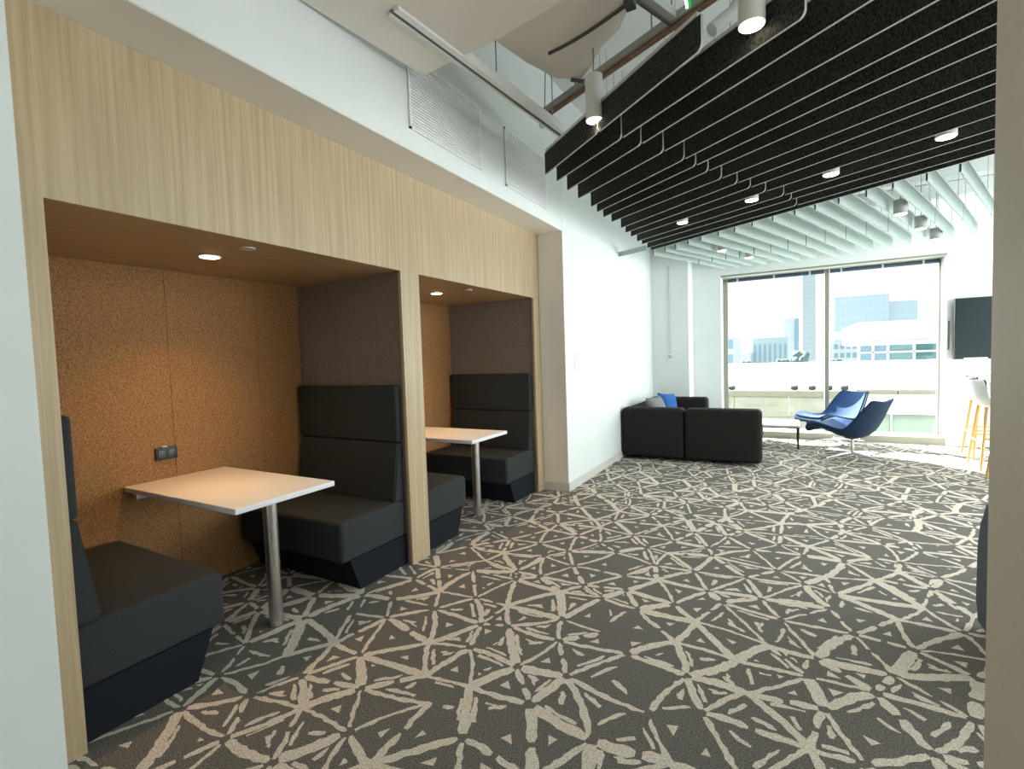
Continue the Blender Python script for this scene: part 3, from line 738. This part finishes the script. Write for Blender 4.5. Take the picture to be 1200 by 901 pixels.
for x in (4.2, 5.0, 5.8, 6.6): mb.box(x, x+.03, 13.0, 13.05, -.42, -.02)
part(mb, 'joint', omat('joint_pale', (.6, .63, .6)), t, 0)
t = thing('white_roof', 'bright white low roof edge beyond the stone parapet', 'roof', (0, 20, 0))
mb = MB(); mb.box(-20, 12, 16.5, 30, -2, .60); part(mb, 'roof_slab', omat('roof_white', (.85, .86, .85), emit=(1, 1, 1), estr=.35), t, 0)  # roof and its coping glow slightly: painted brightness, no lamp
mb = MB(); mb.box(-20, 12, 16.45, 17, .60, .63); mb.box(-20, 12, 18, 18.3, .7, .76); mb.box(-20, 12, 18, 30, .60, .72); part(mb, 'coping', omat('roof_line', (.66, .67, .66), emit=(1, 1, 1), estr=.15), t, 0)
FLD = omat('floodlight_grey', (.03, .036, .04))
for x, lab in ((1.10, 'small dark floodlight on the parapet, at the left window frame'), (2.43, 'small dark floodlight on the parapet, second from the left'), (2.78, 'small dark floodlight on the parapet, just left of the mullion'), (3.10, 'small dark floodlight on the parapet, just right of the mullion'), (3.40, 'small dark floodlight on the parapet, above the far lounge chair')):
    t = thing('floodlight', lab, 'floodlight', (x, 13.2, .46), group='floodlights on the stone parapet')
    mb = MB(); mb.box(-.075, .075, -.05, .05, .02, .11, bev=.015, M=Matrix.Rotation(R(20), 4, 'X')); mb.build('head', FLD, t)
    mb = MB(); mb.cyl((0, 0, 0), (0, 0, .04), .03, n=10); mb.tube([(-.06, 0, .05), (-.05, 0, .14), (.0, 0, .18), (.03, 0, .17)], .008, 6); mb.build('bracket', FLD, t)
mb = MB(); mb.box(-300, 300, 35, 600, -14.2, -14); struct(mb.build('ground', omat('city_ground', (.2, .21, .21)), smooth=0), 'pale city ground far below')

def tower(name, label, x0, x1, y0, y1, z1, wall, glassm, nx, nz, z0=-14, cat='building', frac=(.62, .55), side=True):
    t = thing(name, label, cat, ((x0+x1)/2, y0, z0))
    mb = MB(); mb.box(x0, x1, y0, y1, z0, z1); part(mb, 'walls', wall, t, 0)
    mb = MB(); cw, ch = (x1-x0)/nx, (z1-z0)/nz
    for i in range(nx):
        for k in range(nz):
            xa, za = x0+cw*(i+.5-frac[0]/2), z0+ch*(k+.5-frac[1]/2)
            mb.box(xa, xa+cw*frac[0], y0-.06, y0, za, za+ch*frac[1])
    part(mb, 'window_panes', glassm, t, 0)
    return t
W1 = omat('haze_wall_blue', (0.187, 0.260, 0.312), **HAZE_GLOW); W2 = omat('haze_wall_white', (0.302, 0.333, 0.343), emit=(.85, .93, 1), estr=0.36)
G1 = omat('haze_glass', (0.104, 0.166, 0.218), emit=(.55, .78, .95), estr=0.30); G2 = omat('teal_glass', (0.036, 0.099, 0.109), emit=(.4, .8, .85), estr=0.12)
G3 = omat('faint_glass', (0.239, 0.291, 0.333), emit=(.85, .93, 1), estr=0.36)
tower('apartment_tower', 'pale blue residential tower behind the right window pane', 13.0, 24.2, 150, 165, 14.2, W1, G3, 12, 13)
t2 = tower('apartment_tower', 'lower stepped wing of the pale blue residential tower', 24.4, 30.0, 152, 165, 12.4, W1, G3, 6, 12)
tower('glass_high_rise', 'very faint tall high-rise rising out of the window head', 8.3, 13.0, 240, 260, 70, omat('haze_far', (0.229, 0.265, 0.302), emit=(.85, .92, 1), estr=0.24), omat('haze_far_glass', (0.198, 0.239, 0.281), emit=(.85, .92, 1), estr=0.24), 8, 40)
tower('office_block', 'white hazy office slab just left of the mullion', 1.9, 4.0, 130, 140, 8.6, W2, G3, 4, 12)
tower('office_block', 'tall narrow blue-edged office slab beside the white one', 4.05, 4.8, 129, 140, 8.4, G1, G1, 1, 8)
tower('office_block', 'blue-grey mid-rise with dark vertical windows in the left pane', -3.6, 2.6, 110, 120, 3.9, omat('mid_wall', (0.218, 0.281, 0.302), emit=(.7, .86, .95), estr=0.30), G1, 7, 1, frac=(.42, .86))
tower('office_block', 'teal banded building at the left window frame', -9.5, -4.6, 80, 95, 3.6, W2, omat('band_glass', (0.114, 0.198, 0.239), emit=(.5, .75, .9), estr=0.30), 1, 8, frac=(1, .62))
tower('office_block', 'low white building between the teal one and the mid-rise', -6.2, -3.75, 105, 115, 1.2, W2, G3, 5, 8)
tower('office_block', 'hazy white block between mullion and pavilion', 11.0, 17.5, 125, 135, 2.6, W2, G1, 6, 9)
# glass-fronted pavilion at the right
t = thing('glass_pavilion', 'white pavilion with teal glass front beyond the right pane', 'building', (10, 40, -1))
PW = omat('pavilion_white', (0.426, 0.432, 0.426), emit=(1, 1, 1), estr=0.28)  # faint glow veils the pavilion walls as painted haze
mb = MB(); mb.box(6.55, 26, 40, 52, 1.62, 3.05); mb.box(6.9, 26, 39.6, 52, 1.5, 1.75); mb.box(5.1, 7.2, 39.4, 46, 2.1, 2.45); mb.box(6.3, 9, 40.6, 52, -3, -.36); mb.box(6.3, 26, 39.8, 52, -14, -.40); part(mb, 'walls', PW, t, 0)
mb = MB()
for i, (a, b) in enumerate(((6.5, 7.2), (7.3, 8.0), (8.1, 9.35), (9.5, 11.35), (11.5, 13.6), (13.75, 15.8), (15.95, 18), (18.1, 20.2), (20.3, 26))):
    for z0, z1 in ((-.36, .98), (1.1, 1.5)):
        mb2 = MB(); mb2.box(a, b, 40.2, 40.4, z0, z1); part(mb2, 'glass_bay', (G2 if i in (3, 4) else G1 if i < 2 else omat('bay_glass', (0.094, 0.177, 0.192), emit=(.5, .85, .9), estr=0.18)), t, 0)
mb = MB(); mb.box(6.5, 26, 40.0, 40.2, .98, 1.1)
for x in (6.45, 7.2, 8.0, 9.35, 11.35, 13.6, 15.8, 18, 20.2): mb.box(x, x+.14, 40.0, 40.2, -.36, 1.5)
part(mb, 'mullions', PW, t, 0)
# hazy trees between the buildings
LEAF = omat('haze_leaf', (.035, .07, .065), emit=(.5, .75, .8), estr=0.24)  # leaf emission stands in for haze in front of the trees
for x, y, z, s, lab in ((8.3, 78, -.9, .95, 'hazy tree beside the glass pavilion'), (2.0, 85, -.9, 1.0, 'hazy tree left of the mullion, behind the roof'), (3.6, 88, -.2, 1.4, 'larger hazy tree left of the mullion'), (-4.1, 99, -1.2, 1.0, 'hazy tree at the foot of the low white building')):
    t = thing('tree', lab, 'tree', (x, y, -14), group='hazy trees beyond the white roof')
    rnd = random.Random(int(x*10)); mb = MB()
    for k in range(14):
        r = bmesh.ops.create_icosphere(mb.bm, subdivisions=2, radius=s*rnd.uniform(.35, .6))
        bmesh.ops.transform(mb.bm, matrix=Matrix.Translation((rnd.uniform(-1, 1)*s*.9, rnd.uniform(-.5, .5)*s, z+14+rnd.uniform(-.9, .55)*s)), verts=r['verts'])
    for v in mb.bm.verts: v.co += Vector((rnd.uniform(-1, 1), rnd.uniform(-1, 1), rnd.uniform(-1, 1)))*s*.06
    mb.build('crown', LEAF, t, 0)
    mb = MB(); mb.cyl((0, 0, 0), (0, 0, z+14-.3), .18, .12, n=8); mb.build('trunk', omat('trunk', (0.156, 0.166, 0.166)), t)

# ------------------------------------------------------------------ light
w = bpy.data.worlds.new('World'); sc.world = w; w.use_nodes = True
nt = w.node_tree; bg = nt.nodes['Background']; bg.inputs[0].default_value = (.95, .98, 1.0, 1); bg.inputs[1].default_value = 1.4
su = bpy.data.lights.new('sun', 'SUN'); su.energy = 75; su.color = (1, .97, .90); su.angle = R(.6)
so = bpy.data.objects.new('sun', su); col.objects.link(so)
el, az = R(35), Vector((.74, -.67, 0)).normalized()
dv = Vector((az.x*math.cos(el), az.y*math.cos(el), -math.sin(el)))
so.rotation_euler = dv.to_track_quat('-Z', 'Y').to_euler(); so.location = (-5, 20, 15)
def area(name, loc, rot, sx, sy, e, c=(1, 1, 1)):
    l = bpy.data.lights.new(name, 'AREA'); l.shape = 'RECTANGLE'; l.size = sx; l.size_y = sy; l.energy = e; l.color = c
    o = bpy.data.objects.new(name, l); col.objects.link(o); o.location = loc; o.rotation_euler = rot
    return o
area('window_daylight', (2.75, YW+.20, 1.4), (R(-90), 0, 0), 2.7, 2.3, 70, (.90, .97, 1.0))
area('side_daylight', (XR-.1, 6.2, 1.8), (R(90), 0, R(90)), 5.0, 2.6, 270, (.93, .98, 1.0))
area('ceiling_fill', (XR-.1, 1.6, 1.2), (R(140), 0, R(90)), 3.5, 1.6, 105, (.97, .98, 1.0))  # added upward fill, out of view, to brighten the ceiling panel
area('rear_fill', (2.6, -1.6, 3.6), (R(25), 0, 0), 3, 1.5, 6, (1, .96, .90))  # added weak fill behind the camera, not a fixture of the room
